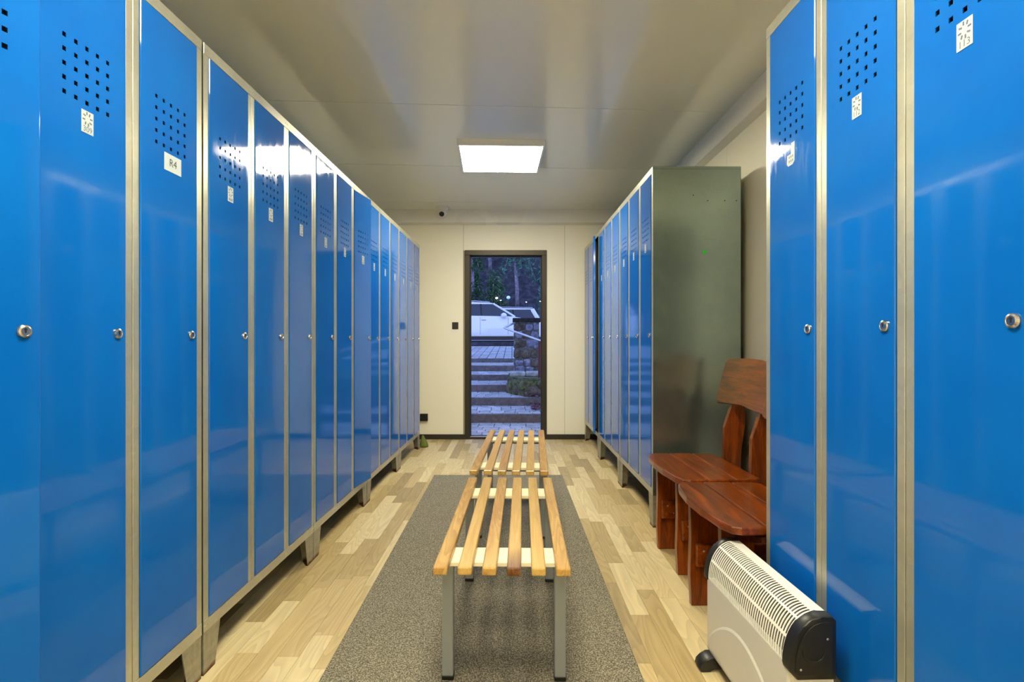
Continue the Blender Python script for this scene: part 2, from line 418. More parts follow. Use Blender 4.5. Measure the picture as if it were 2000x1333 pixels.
# ---------------------------------------------------------------- lockers
UW, UD, UH = 0.885, 0.49, 1.826
SP, MP = 0.026, 0.048
DW = (UW-2*SP-2*MP)/3
RT, RB = 0.034, 0.037
DH = UH-RT-RB
def door_mesh():
    """pressed steel pan door with 25 square vent holes; x 0..DW, z 0..DH, face at y=0"""
    bm = bmesh.new(); c = 0.0022; g = 0.0015
    w0, w1, z0, z1 = g, DW-g, g, DH-g
    hp, hs = 0.0305, 0.0098
    cx = DW/2; ztop = DH+RT-0.266
    xs = [w0+c]; zs = [z0+c]
    for k in range(-2, 3): xs += [cx+k*hp-hs/2, cx+k*hp+hs/2]
    for k in range(5): zs += [ztop-(4-k)*hp-hs/2, ztop-(4-k)*hp+hs/2]
    xs.append(w1-c); zs.append(z1-c)
    V = {}
    def v(i, j, d=0):
        k = (i, j, d)
        if k not in V: V[k] = bm.verts.new((xs[i], d, zs[j]))
        return V[k]
    nx_, nz_ = len(xs)-1, len(zs)-1
    hole = lambda i, j: i % 2 == 1 and j % 2 == 1 and 0 < i < nx_ and 0 < j < nz_
    for i in range(nx_):
        for j in range(nz_):
            if not hole(i, j): bm.faces.new((v(i,j), v(i+1,j), v(i+1,j+1), v(i,j+1)))
            else:
                t = 0.002
                q = ((i,j),(i+1,j),(i+1,j+1),(i,j+1))
                for a, b in zip(q, q[1:]+q[:1]): bm.faces.new((v(*a), v(*b), v(*b, t), v(*a, t)))
    # chamfer and rim
    o = [(w0, z0), (w1, z0), (w1, z1), (w0, z1)]
    ch = [bm.verts.new((p[0], c, p[1])) for p in o]; bk = [bm.verts.new((p[0], 0.018, p[1])) for p in o]
    inn = [bm.verts.new((p[0]+(0.012 if p[0] == w0 else -0.012), 0.018, p[1]+(0.012 if p[1] == z0 else -0.012))) for p in o]
    side = [[v(i, 0) for i in range(nx_+1)], [v(nx_, j) for j in range(nz_+1)], [v(i, nz_) for i in range(nx_, -1, -1)], [v(0, j) for j in range(nz_, -1, -1)]]
    for k in range(4):
        bm.faces.new(side[k] + [ch[(k+1) % 4], ch[k]])
        bm.faces.new((ch[k], ch[(k+1) % 4], bk[(k+1) % 4], bk[k]))
        bm.faces.new((bk[k], bk[(k+1) % 4], inn[(k+1) % 4], inn[k]))
    me = bpy.data.meshes.new('door'); bmesh.ops.recalc_face_normals(bm, faces=bm.faces)
    bm.to_mesh(me); bm.free(); return me
ME = {'door': door_mesh()}
def mesh_of(key, fn):
    if key not in ME:
        bm = bmesh.new(); fn(bm); bmesh.ops.recalc_face_normals(bm, faces=bm.faces)
        me = bpy.data.meshes.new(key); bm.to_mesh(me); bm.free(); ME[key] = me
    return ME[key]
def f_side_post(bm):
    box(bm, (0, 0, 0), (SP, 0.002, UH)); box(bm, (SP-0.002, 0.002, 0), (SP, 0.022, UH))
def f_mid_post(bm):
    h = MP/2-0.0012
    box(bm, (0, 0, RB), (h, 0.003, UH-RT), 0.0008); box(bm, (MP-h, 0, RB), (MP, 0.003, UH-RT), 0.0008)
    box(bm, (h-0.002, 0.003, RB), (MP-h+0.002, 0.03, UH-RT))
def f_rail(h):
    def f(bm):
        box(bm, (0, -0.0012, 0), (UW, 0.002, h), 0.0008)
        for x in (0.007, 0.02, SP+DW+MP/2-0.008, SP+DW+MP/2+0.008, SP+2*DW+1.5*MP-0.008, SP+2*DW+1.5*MP+0.008, UW-0.02, UW-0.007):
            lathe(bm, [(0.0028, 0), (0.002, 0.0012), (0, 0.0016)], 8, Matrix.Translation((x, -0.0012, h/2)) @ Matrix.Rotation(PI/2, 4, 'X'))
    return f
def f_sheet_side(bm): box(bm, (0, 0.002, 0), (0.0015, UD, UH))
def f_back(bm): box(bm, (0, UD-0.0015, 0), (UW, UD, UH))
def f_top(bm): box(bm, (0, 0.002, UH-0.0015), (UW, UD, UH))
def f_bot(bm): box(bm, (0, 0.002, 0.02), (UW, UD-0.002, 0.0225))
def f_part(bm): box(bm, (0, 0.03, 0.023), (0.0015, UD-0.002, UH-0.002))
def f_shelf(bm): box(bm, (0, 0.03, UH-0.30), (DW+0.03, UD-0.003, UH-0.2985))
def f_leg(h):
    def f(bm):   # folded corner foot: two tapering plates; origin at the outer front corner
        t = 0.002
        prism(bm, [(0, h), (0.094, h), (0.064, 0), (0.0, 0)], 0, t, 'y')
        prism(bm, [(t, h), (0.07, h), (0.05, 0), (t, 0)], 0, t, 'x')
        prism(bm, [(0, 0), (0.064, 0), (0.06, 0.012), (0.012, 0.045), (0, 0.045)], 0, 0.002, 'z')
    return f
def f_lock(bm):
    lathe(bm, [(0.0125, 0), (0.0125, 0.002), (0.0115, 0.0045), (0.0085, 0.006), (0.008, 0.005), (0, 0.005)], 24, Matrix.Rotation(PI/2, 4, 'X'))
    lathe(bm, [(0.0026, 0.0049), (0.0026, 0.0054), (0, 0.0054)], 10, Matrix.Translation((0, 0, 0.0035)) @ Matrix.Rotation(PI/2, 4, 'X'), 1)
    box(bm, (-0.0011, -0.0055, -0.003), (0.0011, -0.0049, 0.003), 0, 1, 1)
def text_verts(bm, s, size, cx, cz, y, mi):
    cu = bpy.data.curves.new('t', 'FONT'); cu.body = s; cu.size = size; cu.align_x = 'CENTER'; cu.align_y = 'CENTER'; cu.resolution_u = 3
    ob = bpy.data.objects.new('t', cu); COL.objects.link(ob)
    me = bpy.data.meshes.new_from_object(ob)
    me.transform(Matrix.Translation((cx, y, cz)) @ Matrix.Rotation(PI/2, 4, 'X'))
    n0 = len(bm.faces); bm.from_mesh(me); bm.faces.ensure_lookup_table()
    for f in bm.faces[n0:]: f.material_index = mi
    bpy.data.objects.remove(ob); bpy.data.curves.remove(cu); bpy.data.meshes.remove(me)
def sticker(kind):
    bm = bmesh.new(); t = -0.0004
    if kind == 'R4':
        box(bm, (-0.037, t, -0.024), (0.037, 0, 0.024)); text_verts(bm, 'R4', 0.030, 0, 0, t-0.0005, 2)
    elif kind == 'peeled':
        prism(bm, [(-0.016, 0.012), (0.004, 0.012), (0.006, 0.042), (0.024, 0.042), (0.024, -0.012), (0.014, -0.020), (-0.010, -0.020), (-0.018, -0.012)], t, 0, 'y')
        for z in (0.004, -0.008):
            for x in (-0.006, 0.003, 0.012): box(bm, (x, t-0.0002, z-0.003), (x+0.004, t, z+0.003), 0, 1, 1)
    else:
        box(bm, (-0.017, t, -0.025), (0.017, 0, 0.025))
        # pale emblem of short strokes round a blank middle
        for a in range(8):
            m = Matrix.Translation((0.0105*math.cos(a*PI/4+0.2), 0, 0.007+0.0125*math.sin(a*PI/4+0.2))) @ Matrix.Rotation(-(a*PI/4+0.5*(a % 2)), 4, 'Y')
            k0 = len(bm.verts); box(bm, (-0.0034, t-0.0005, -0.0015), (0.0034, t-0.0001, 0.0015), 0, 1, 1)
            bm.verts.ensure_lookup_table(); bmesh.ops.transform(bm, matrix=m, verts=bm.verts[k0:])
        if kind and kind[0] == 'n' and len(kind) > 1: text_verts(bm, kind[1:], 0.0175, 0, -0.0165, t-0.0005, 1)
        else:
            for x in (-0.01, -0.002, 0.006): box(bm, (x, t-0.0002, -0.021), (x+0.005, t, -0.0125), 0, 1, 1)
    me = bpy.data.meshes.new('number_sticker'); bmesh.ops.recalc_face_normals(bm, faces=bm.faces); bm.to_mesh(me); bm.free()
    return me
LK = []
def locker(loc, ang, legh, label, stickers, ajar={}, lockz=0.92, side_marks=False, flip=False):
    root = empty('locker_unit', loc, ang, P(label, 'locker', 'blue three-door steel lockers'))
    Z = legh
    def add(n, key, fn, mat, x=0, y=0, z=None, sx=1, sy=1):
        o = lnk(n, mesh_of(key, fn), mat, root, (x, y, Z if z is None else z)); o.scale = (sx, sy, 1); return o
    add('side_post', 'side_post', f_side_post, M['galv'], 0)
    add('side_post', 'side_post', f_side_post, M['galv'], UW, sx=-1)
    add('post', 'mid_post', f_mid_post, M['galv'], SP+DW)
    add('post', 'mid_post', f_mid_post, M['galv'], SP+2*DW+MP)
    add('top_rail', 'top_rail', f_rail(RT), M['galv'], 0, 0, Z+UH-RT)
    add('bottom_rail', 'bottom_rail', f_rail(RB), M['galv'])
    a = add('side_panel', 'side_sheet', f_sheet_side, M['galv_side'], 0)
    add('side_panel', 'side_sheet', f_sheet_side, M['galv_side'], UW-0.0015)
    add('back_panel', 'back_sheet', f_back, M['galv_in'])
    add('top_panel', 'top_sheet', f_top, M['galv_side'])
    add('bottom_panel', 'bottom_sheet', f_bot, M['galv_in'])
    add('partition', 'partition', f_part, M['galv_in'], SP+DW+MP/2)
    add('partition', 'partition', f_part, M['galv_in'], SP+2*DW+1.5*MP)
    lk = 'leg%.3f' % legh
    for x, y, sx, sy in ((0.001, 0.001, 1, 1), (UW-0.001, 0.001, -1, 1), (0.001, UD-0.001, 1, -1), (UW-0.001, UD-0.001, -1, -1)):
        add('leg', lk, f_leg(legh), M['leg'], x, y, 0, sx, sy)
    if side_marks:
        # near side sheet: folded edges, screw holes and a green dot
        bm = bmesh.new(); box(bm, (UW, 0.0, UH-0.014), (UW+0.0018, UD, UH), 0.0005); fin('side_flange', bm, M['galv_side'], root, (0, 0, Z))
        for (y, z) in ((0.225, UH-0.16), (0.305, UH-0.19), (0.40, UH-0.19), (0.465, UH-0.19)):
            bm = bmesh.new(); lathe(bm, [(0.003, 0), (0.003, 0.0005), (0, 0.0005)], 8, Matrix.Translation((UW, y, z)) @ Matrix.Rotation(PI/2, 4, 'Y'))
            fin('screw_hole', bm, M['dark'], root, (0, 0, Z))
        bm = bmesh.new(); lathe(bm, [(0.011, 0), (0.011, 0.001), (0, 0.001)], 14, Matrix.Translation((UW, 0.288, UH-0.475)) @ Matrix.Rotation(PI/2, 4, 'Y'))
        fin('green_dot', bm, M['green'], root, (0, 0, Z), props={'label': 'small bright green dot sticker'})
    for k in range(3):
        x = SP+k*(DW+MP)
        d = lnk('door', ME['door'], M['blue'], root, (x, -0.003, Z+RB), (0, 0, -ajar.get(k, 0)))
        lnk('lock', mesh_of('lock', f_lock), [M['chrome'], M['dark']], d, (DW-0.031, -0.0004, lockz-RB))
        s = stickers[k]
        if s:
            zc = {'R4': -0.428, 'peeled': -0.452}.get(s, -0.431)
            if s not in ME: ME[s] = sticker(s)
            o = lnk('number_sticker' if s != 'R4' else 'name_sticker', ME[s], [M['paper'], M['print'], M['ink']], d, (DW/2+(0.006 if s == 'R4' else 0), -0.0006, DH+RT+zc))
            if s == 'R4': o['label'] = 'white paper label reading R4'
            elif s == 'peeled': o['label'] = 'torn half-peeled white sticker'
            elif s != 'n': o['label'] = 'white sticker reading ' + s[1:]
    return root
XLF, SLL = 0.98, 0.017        # left row face: X = -0.98 + 0.017 Y
XRF, SLR = 0.803, 0.0075      # right row face: X = 0.803 - 0.0075 Y
angL = math.atan2(1, SLL); angR = math.atan2(-1, SLR)
LL = ['nearest blue three-door locker on the left, first door standing ajar, last labelled R4',
      'second blue locker from the camera on the left, ceiling lamp mirrored in its doors',
      'middle blue locker of the left row, its third door slightly open',
      'second-last blue locker of the left row towards the doorway',
      'last blue locker of the left row, beside the black wall socket']
LY = [0.779, 1.674, 2.563, 3.456, 4.348]
LS = [('n', 'n309', 'R4'), ('n', 'n', 'n'), ('n', 'n', 'n'), ('n', 'n', 'n'), ('n', 'n', 'n')]
LA = [{0: 0.225}, {}, {2: 0.13}, {}, {}]
for y, lb, s, aj in zip(LY, LL, LS, LA):
    locker((-XLF+SLL*y, y, 0), angL, 0.132, lb, s, aj, 0.921)
RLb = ['nearest blue locker on the right, numbered 112 and 113, heater standing before it',
       'blue locker by the brown chairs, bare side sheet with a green dot',
       'middle blue locker of the far right row, next to the one by the chairs',
       'last blue locker of the right row by the far wall, one door ajar']
RY = [1.686, 3.008, 3.008+0.893, 3.008+1.786]
# right units: local x=0 is the far end
RS = [('peeled', 'n112', 'n113'), ('n', 'n', 'n'), ('n', 'n', 'n'), ('n', 'n', None)]
for k, (y, lb, s) in enumerate(zip(RY, RLb, RS)):
    yf = y+UW if k else y
    if k == 0: yf = 1.686
    locker((XRF-SLR*yf, yf, 0), angR, 0.178, lb, s, {2: 0.17} if k == 3 else {}, 0.889, side_marks=(k == 1))

# ---------------------------------------------------------------- ceiling lights
def light_panel(x, y, label):
    r = empty('ceiling_light', (x, y, CZ), 0.035, P(label, 'ceiling light'))
    s, h, b = 0.30, 0.042, 0.014
    bm = bmesh.new()
    for a, c in (((-s, -s, -h), (s, -s+b, 0)), ((-s, s-b, -h), (s, s, 0)), ((-s, -s+b, -h), (-s+b, s-b, 0)), ((s-b, -s+b, -h), (s, s-b, 0))): box(bm, a, c)
    box(bm, (-s+b, -s+b, -0.004), (s-b, s-b, 0))
    fin('housing', bm, M['white_pl'], r)
    fin('diffuser', bx((-s+b, -s+b, -h+0.001), (s-b, s-b, -h+0.005)), M['diff'], r)
light_panel(-0.083, 3.995, 'square white lit ceiling panel lamp in front of the doorway')
light_panel(-0.05, 0.95, 'square white ceiling panel lamp above the first lockers, overhead')
light_panel(-0.05, -1.6, 'square white ceiling panel lamp behind the camera')

# dome camera
r = empty('security_camera', (-0.715, 5.56, CZ), 0, P('small white dome security camera under the ceiling above the far wall', 'camera'))
bm = bmesh.new(); lathe(bm, [(0.0, 0), (0.066, 0), (0.066, -0.012), (0.062, -0.03), (0.054, -0.04), (0.0, -0.04)], 28); fin('mount', bm, M['white_pl'], r, smooth=False)
bm = bmesh.new(); lathe(bm, [(0, 0.048)] + [(0.048*math.sin(a*PI/12), 0.051*math.cos(a*PI/12)) for a in range(1, 12)] + [(0, -0.048)], 24)
fin('ball', bm, M['white_pl'], r, (0, -0.002, -0.055), smooth=True)
bm = bmesh.new(); lathe(bm, [(0.026, 0), (0.026, 0.006), (0.02, 0.008), (0, 0.007)], 20)
fin('lens', bm, M['black'], r, (0.0, -0.038, -0.081), (math.radians(122), 0, 0), smooth=True)

# switch and socket
r = empty('light_switch', (-0.598, YW, EYE+0.165), 0, P('small black square wall switch left of the doorway', 'switch'))
fin('plate', bx((-0.033, -0.009, -0.04), (0.033, 0, 0.033), 0.003, 2), M['black'], r)
fin('rocker', bx((-0.022, -0.014, -0.024), (0.022, -0.009, 0.022), 0.002, 1), M['black'], r)
r = empty('wall_socket', (-0.925, YW, EYE-0.80), 0, P('black square wall socket above the skirting beside the left lockers', 'socket'))
fin('plate', bx((-0.04, -0.03, -0.04), (0.04, 0, 0.035), 0.003, 2), M['black'], r)
bm = bmesh.new(); lathe(bm, [(0.021, 0), (0.021, 0.002), (0.018, 0.002), (0.018, 0.0005), (0, 0.0005)], 20, Matrix.Rotation(PI/2, 4, 'X'))
fin('outlet_ring', bm, M['black'], r, (0, -0.03, 0))
# olive cloth
bm = bmesh.new()
lathe(bm, [(0.0, 0), (0.03, 0.001), (0.034, 0.02), (0.026, 0.05), (0.014, 0.085), (0.006, 0.115), (0, 0.118)], 14)
for v in bm.verts:
    a = math.atan2(v.co.y, v.co.x); k = 1+0.28*math.sin(5*a+v.co.z*20)
    v.co.x *= k*1.15; v.co.y *= k*0.8; v.co.x -= v.co.z*0.12
fin('crumpled_cloth', bm, M['cloth'], None, (-0.855, 5.285, 0), smooth=True, props=P('small olive green crumpled cloth on the floor by the last left locker leg', 'cloth'))

# ---------------------------------------------------------------- carpet runner
def runner():
    bm = bmesh.new()
    q = [(-0.575, -0.4), (0.413, -0.4), (0.3855, 4.17), (-0.598, 4.17)]
    prism(bm, q, 0.0, 0.006, 'z', 0.003)
    fin('carpet_runner', bm, M['carpet'], None, (0, 0, 0.0003), props=P('long charcoal grey ribbed carpet runner under the benches', 'carpet'))
runner()

# ---------------------------------------------------------------- benches
def bench(x, y, ang, L, legs, label, stained, foot_z):
    r = empty('slatted_bench', (x, y, 0), ang, P(label, 'bench', 'slatted pine benches'))
    H, sw, sh, pit = 0.42, 0.039, 0.023, 0.0671
    for k in range(6):
        cx = (k-2.5)*pit
        j = R.uniform(-0.003, 0.003)
        bm = bx((-sw/2, 0, -sh/2), (sw/2, L, sh/2), 0.004, 2)
        m = M['pine_s'] if k == stained else (M['pine_b'] if k in (0, 2, 5) else M['pine'])
        o = fin('slat', bm, m, r, (cx, j, H-sh/2), smooth=False)
        if k == stained: o['label'] = 'pine slat with a brown stained end'
    z1 = H-sh
    for (ya, yl) in legs:
        fin('crossbar', bx((-0.178, ya-0.056, z1-0.014), (0.178, ya+0.056, z1), 0.002), M['cream'], r)
        fin('crossbar_bracket', bx((-0.172, ya+0.01, z1-0.036), (0.172, ya+0.044, z1-0.014), 0.002), M['tube'], r)
        for s in (-1, 1):
            lg = fin('leg', bx((s*0.1705-0.017, yl-0.017, foot_z+0.012), (s*0.1705+0.017, yl+0.017, z1-0.0145), 0.003, 2), M['tube'], r)
            fin('foot_cap', bx((s*0.1705-0.018, yl-0.018, foot_z), (s*0.1705+0.018, yl+0.018, foot_z+0.014), 0.002), M['black'], lg)
bench(-0.0284, 1.47, -0.0198, 0.98, [(0.15, 0.188), (0.825, 0.862)], 'nearest slatted pine bench on grey legs, one slat end stained brown', 3, 0.0065)
bench(-0.0154, 2.57, -0.0409, 1.19, [(0.22, 0.27), (0.975, 1.01)], 'farther slatted pine bench standing end-on before the doorway', 9, 0.0065)

# ---------------------------------------------------------------- rustic chairs
def chair(x, y, rz, label):
    """local x: 0 = front edge .. backwards, y: 0 = near side .. 0.55, seat top 0.45"""
    r = empty('plank_chair', (x, y, 0), rz, P(label, 'chair', 'varnished red-brown plank chairs'))
    ST_, TH, W = 0.45, 0.028, 0.55
    # three seat boards, grain along y
    xs = [0.0, 0.128, 0.245, 0.362]
    for k in range(3):
        a, b = xs[k]+0.0025, xs[k+1]-0.0025
        if k == 0: pts = [(b, 0.0), (0.05, 0.0), (0.022, 0.012), (0.004, 0.06), (-0.008, 0.20), (-0.010, 0.34), (0.0, 0.46), (0.016, 0.52), (0.04, W), (b, W)]
        elif k == 1: pts = [(a, 0), (b, 0.004), (b, W-0.004), (a, W)]
        else: pts = [(a, 0.004), (b-0.03, 0.008), (b, 0.03), (b, W-0.03), (b-0.03, W-0.008), (a, W-0.004)]
        bm = bmesh.new(); prism(bm, pts, -TH/2, TH/2, 'z', 0.006, 2)
        fin('seat_board', bm, M['ch_y'], r, (0, 0, ST_-TH/2))
    zt = ST_-TH
    for yl in (0.13, 0.43):
        t = 0.030
        # front leg plank
        pts = [(0.030, zt), (0.145, zt), (0.140, 0.20), (0.150, 0.0), (0.036, 0.0), (0.030, 0.12), (0.034, 0.26)]
        bm = bmesh.new(); prism(bm, pts, -t/2, t/2, 'y', 0.003, 2); fin('front_leg', bm, M['ch_z'], r, (0, yl, 0))
        # back leg rising to carry the back board
        pts = [(0.335, 0.0), (0.450, 0.0), (0.445, 0.35), (0.452, 0.50), (0.470, 0.62), (0.468, 0.90), (0.440, 0.90), (0.400, 0.70), (0.366, 0.60), (0.3635, 0.47), (0.3635, 0.42), (0.330, 0.42), (0.325, 0.2)]
        bm = bmesh.new(); prism(bm, pts, -t/2, t/2, 'y', 0.003, 2); fin('back_leg', bm, M['ch_z'], r, (0, yl, 0))
        # side rails along the depth, screwed to the near face
        st = fin('side_stretcher', bx((0.046, -0.011, 0.158), (0.425, 0.011, 0.246), 0.006, 2), M['ch_y'], r, (0, yl-t/2-0.0115, 0))
        for (sx, sz) in ((0.075, 0.222), (0.105, 0.186), (0.37, 0.222), (0.40, 0.186)):
            bm = bmesh.new(); lathe(bm, [(0.0042, 0), (0.0035, 0.001), (0, 0.0014)], 8, Matrix.Translation((sx, -0.011, sz)) @ Matrix.Rotation(PI/2, 4, 'X')); fin('screw', bm, M['tube'], st)
        fin('seat_bearer', bx((0.05, -0.011, zt-0.06), (0.36, 0.011, zt), 0.003), M['ch_y'], r, (0, yl+t/2+0.0115, 0))
    # cross stretcher
    fin('cross_stretcher', bx((0.20, 0.13+0.016, 0.165), (0.225, 0.43-0.040, 0.235), 0.004), M['ch_y'], r)
    # back board, leaning, lower edge scooped
    bm = bmesh.new()
    top = [(0.035, 0.232), (0.15, 0.240), (0.275, 0.243), (0.40, 0.240), (0.515, 0.232), (0.535, 0.218)]
    bot = [(0.56, 0.03), (0.552, 0.008), (0.53, 0.0), (0.40, 0.012), (0.275, 0.020), (0.15, 0.012), (0.02, 0.0), (-0.002, 0.008), (-0.010, 0.03)]
    prism(bm, top+bot+[(0.015, 0.218)], -0.013, 0.013, 'x', 0.006, 2)
    bb = fin('back_board', bm, M['ch_y'], r, (0.388, 0.0, 0.712), (0, math.radians(12), 0))
    return r
chair(0.700, 2.28, 0.02, 'red-brown plank chair against the bare locker side, its back board showing')
chair(0.672, 1.703, 0.015, 'red-brown plank chair nearer the camera, half hidden by the right locker')

# ---------------------------------------------------------------- convector heater
def heater():
    ox, oy = 0.6445, 1.262; L = 0.50
    r = empty('convector_heater', (ox, oy, 0), 0.03, P('white electric convector heater with black end caps on the floor', 'heater'))
    Dp, zb, zg, zt = 0.105, 0.045, 0.275, 0.392
    def arc(t, off=0.0):   # t 0..1 front-bottom to top
        a = t*PI/2
        return (0.074 - (0.074-off)*math.cos(a), zg + (zt-zg-off)*math.sin(a))
    # body shell
    bm = bmesh.new()
    prism(bm, [(0.012, 0.0), (0.004, 0.003), (0, 0.012), (0, L-0.012), (0.004, L-0.003), (0.012, L), (Dp, L), (Dp, 0.0)], zb, zg, 'z', 0.001)
    fin('body', bm, M['h_body'], r)
    # raised arch on the front panel
    bm = bmesh.new(); n = 26; a0 = []
    for k in range(n+1):
        y = 0.02 + (L-0.04)*k/n; z = 0.075+0.13*max(0.0, math.sin(PI*k/n))**0.8
        a0.append((y, z))
    lo = [bm.verts.new((0.0, y, zb+0.01)) for y, z in a0]; hi = [bm.verts.new((-0.0035, y, z-0.004)) for y, z in a0]
    tp = [bm.verts.new((0.0, y, z+0.004)) for y, z in a0]; lf = [bm.verts.new((-0.0035, y, zb+0.012)) for y, z in a0]
    for k in range(n):
        bm.faces.new((lo[k], lo[k+1], lf[k+1], lf[k])); bm.faces.new((lf[k], lf[k+1], hi[k+1], hi[k])); bm.faces.new((hi[k], hi[k+1], tp[k+1], tp[k]))
    for k in (0, n): bm.faces.new((lo[k], lf[k], hi[k], tp[k]))
    fin('front_relief', bm, M['h_body'], r, smooth=False)
    # louvred grille: real slots, three rows
    bm = bmesh.new(); N = 40; y0, y1 = 0.026, L-0.02; pit = (y1-y0-0.006)/N
    ysl = [y0]
    for k in range(N): ysl += [y0+0.006+k*pit, y0+0.006+k*pit+pit*0.62]
    ysl.append(y1)
    rows = [(0.02, 0.305), (0.345, 0.635), (0.675, 0.96)]
    ts = [0.0]; holes = set()
    for (a, b) in rows:
        for q in range(6):
            ts.append(a+(b-a)*q/5)
    ts.append(1.0)
    hol = []
    for rr_ in range(3): hol += list(range(1+6*rr_, 1+6*rr_+5))
    V = [[bm.verts.new((arc(t)[0], y, arc(t)[1])) for y in ysl] for t in ts]
    for i in range(len(ts)-1):
        for j in range(len(ysl)-1):
            if i in hol and j % 2 == 1 and j < len(ysl)-2+1 and 0 < j < len(ysl)-1 and (j-1)//2 < N: continue
            bm.faces.new((V[i][j], V[i][j+1], V[i+1][j+1], V[i+1][j]))
    # flat rear strip of the top and back
    pr = [V[-1], [bm.verts.new((Dp-0.004, y, zt)) for y in ysl], [bm.verts.new((Dp, y, zt-0.004)) for y in ysl], [bm.verts.new((Dp, y, zg)) for y in ysl]]
    for a, b in zip(pr, pr[1:]):
        for j in range(len(ysl)-1): bm.faces.new((a[j], a[j+1], b[j+1], b[j]))
    g = auto_smooth(fin('grille', bm, M['h_white'], r))
    so = g.modifiers.new('s', 'SOLIDIFY'); so.thickness = 0.0016; so.offset = -1
    # grey liner behind the slots
    bm = bmesh.new(); tl = [k/10 for k in range(11)]
    A = [[bm.verts.new((arc(t, 0.022)[0], y, arc(t, 0.022)[1])) for y in (y0, y1)] for t in tl]
    A.append([bm.verts.new((Dp-0.006, y, zt-0.022)) for y in (y0, y1)])
    for a, b in zip(A, A[1:]): bm.faces.new((a[0], a[1], b[1], b[0]))
    fin('inner_liner', bm, M['h_in'], r)
    # end caps
    def capprof(e):
        p = [(-0.003-e, zg-0.012), (0.010-e*0, zg-0.026-e)]
        p = [(Dp+0.003+e, zg-0.026-e), (0.016, zg-0.026-e), (-0.003-e, zg-0.006)]
        for k in range(11):
            x, z = arc(k/10); p.append((x-(0.003+e)*math.cos(k/10*PI/2), z+(0.003+e)*math.sin(k/10*PI/2)))
        p += [(Dp-0.006, zt+0.003+e), (Dp+0.003+e, zt-0.006)]
        return p
    bm = bmesh.new(); prism(bm, capprof(0.0), -0.008, y0, 'y', 0.004, 2)
    c1 = auto_smooth(fin('end_cap', bm, M['black'], r))
    bm = bmesh.new(); prism(bm, capprof(0.0), y1, L+0.008, 'y', 0.004, 2); auto_smooth(fin('end_cap', bm, M['black'], r))
    # inset face with finger scoop on the near cap
    bm = bmesh.new(); p = capprof(-0.012); prism(bm, p, -0.0105, -0.008, 'y', 0.001); fin('cap_face', bm, M['black'], c1)
    bm = bmesh.new(); pts = [(0.028+0.026*(1-math.cos(a*PI/10)), 0.322-0.028*math.sin(a*PI/10)) for a in range(11)]
    pts2 = [(0.028+0.026+(-0.029)*math.cos(a*PI/10), 0.322-0.034*math.sin(a*PI/10)) for a in range(10, -1, -1)]
    prism(bm, pts+pts2, -0.0135, -0.0105, 'y', 0.0006); fin('grip_ridge', bm, M['black'], c1)
    for (sx, sz) in ((0.022, 0.275), (0.085, 0.345)):
        bm = bmesh.new(); lathe(bm, [(0.003, 0), (0.002, 0.001), (0, 0.0012)], 8, Matrix.Translation((sx, -0.0105, sz)) @ Matrix.Rotation(PI/2, 4, 'X')); fin('cap_screw', bm, M['tube'], c1)
    # feet
    for yy_ in (0.09, L-0.045):
        bm = bmesh.new()
        pr = [(-0.040, 0.0), (-0.046, 0.010), (-0.042, 0.024), (-0.030, 0.036), (-0.012, 0.046), (0.004, 0.0449), (0.1, 0.0449), (0.12, 0.036), (0.138, 0.018), (0.138, 0.0), (0.12, 0), (0.10, 0.014), (0.0, 0.014), (-0.012, 0.0)]
        prism(bm, pr, -0.024, 0.024, 'y', 0.004, 2)
        auto_smooth(fin('foot', bm, M['black'], r, (0, yy_, 0)))
    # under-slung dark skirt
    fin('underside_skirt', bx((0.012, 0.02, 0.036), (Dp-0.01, L-0.02, zb), 0.002), M['black'], r)
heater()

# ---------------------------------------------------------------- outside: ground and steps
RYs = [7.08, 8.03, 9.0, 10.05, 11.25, 12.85]
ZL = [-0.03, 0.08, 0.194, 0.305, 0.409, 0.526, 0.623]
steps = empty('paved_steps', (0, 0, 0), 0, {'kind': 'structure', 'label': 'shallow paved steps rising from the doorway to the car park'})
lv = [5.83] + RYs
indiv = 0
field = bmesh.new()
for k in range(6):
    y0, y1, z = lv[k], lv[k+1], ZL[k]
    bm = bx((-3.2, y0+0.02 if k else 5.82, z-0.35), (1.6 if k < 3 else 1.4, y1+0.001, z-0.010)); fin('step_bed', bm, M['joint'], steps)
    bm = bx((-3.2, y1, ZL[k+1]-0.34), (1.6 if k < 2 else 1.35, y1+0.07, ZL[k+1]), 0.008, 2); fin('riser_slab', bm, M['riser'], steps)
    yy_ = y0+(0.075 if k else 0.0); rw = 0
    while yy_ < y1-0.04:
        d = R.choice((0.10, 0.10, 0.20)) if k < 4 else 0.2
        if yy_+d > y1-0.03: d = y1-yy_
        x = -3.2+R.random()*0.15
        while x < 1.5:
            w_ = R.choice((0.2, 0.2, 0.14)) if k < 4 else 0.2
            cy = (yy_+d/2)
            px0, px1 = 1000+F*x/cy, 1000+F*(x+w_)/cy
            a, b = (x+0.004, yy_+0.004, z-0.02), (x+w_-0.004, yy_+d-0.004, z-R.random()*0.003)
            if px1 > 915 and px0 < 1062 and k < 4 and indiv < 295 and cy > 6.0:
                bm = bx((-(b[0]-a[0])/2, -(b[1]-a[1])/2, -0.02), ((b[0]-a[0])/2, (b[1]-a[1])/2, 0), 0.004)
                fin('paver', bm, M['paver'] if R.random() < 0.55 else M['paver_b'], steps, ((a[0]+b[0])/2, (a[1]+b[1])/2, b[2])); indiv += 1
            else: box(field, a, b, 0, 1, 0 if R.random() < 0.55 else 1)
            x += w_
        yy_ += d
fin('paver_field', field, [M['paver'], M['paver_b']], steps, props={'kind': 'stuff'})
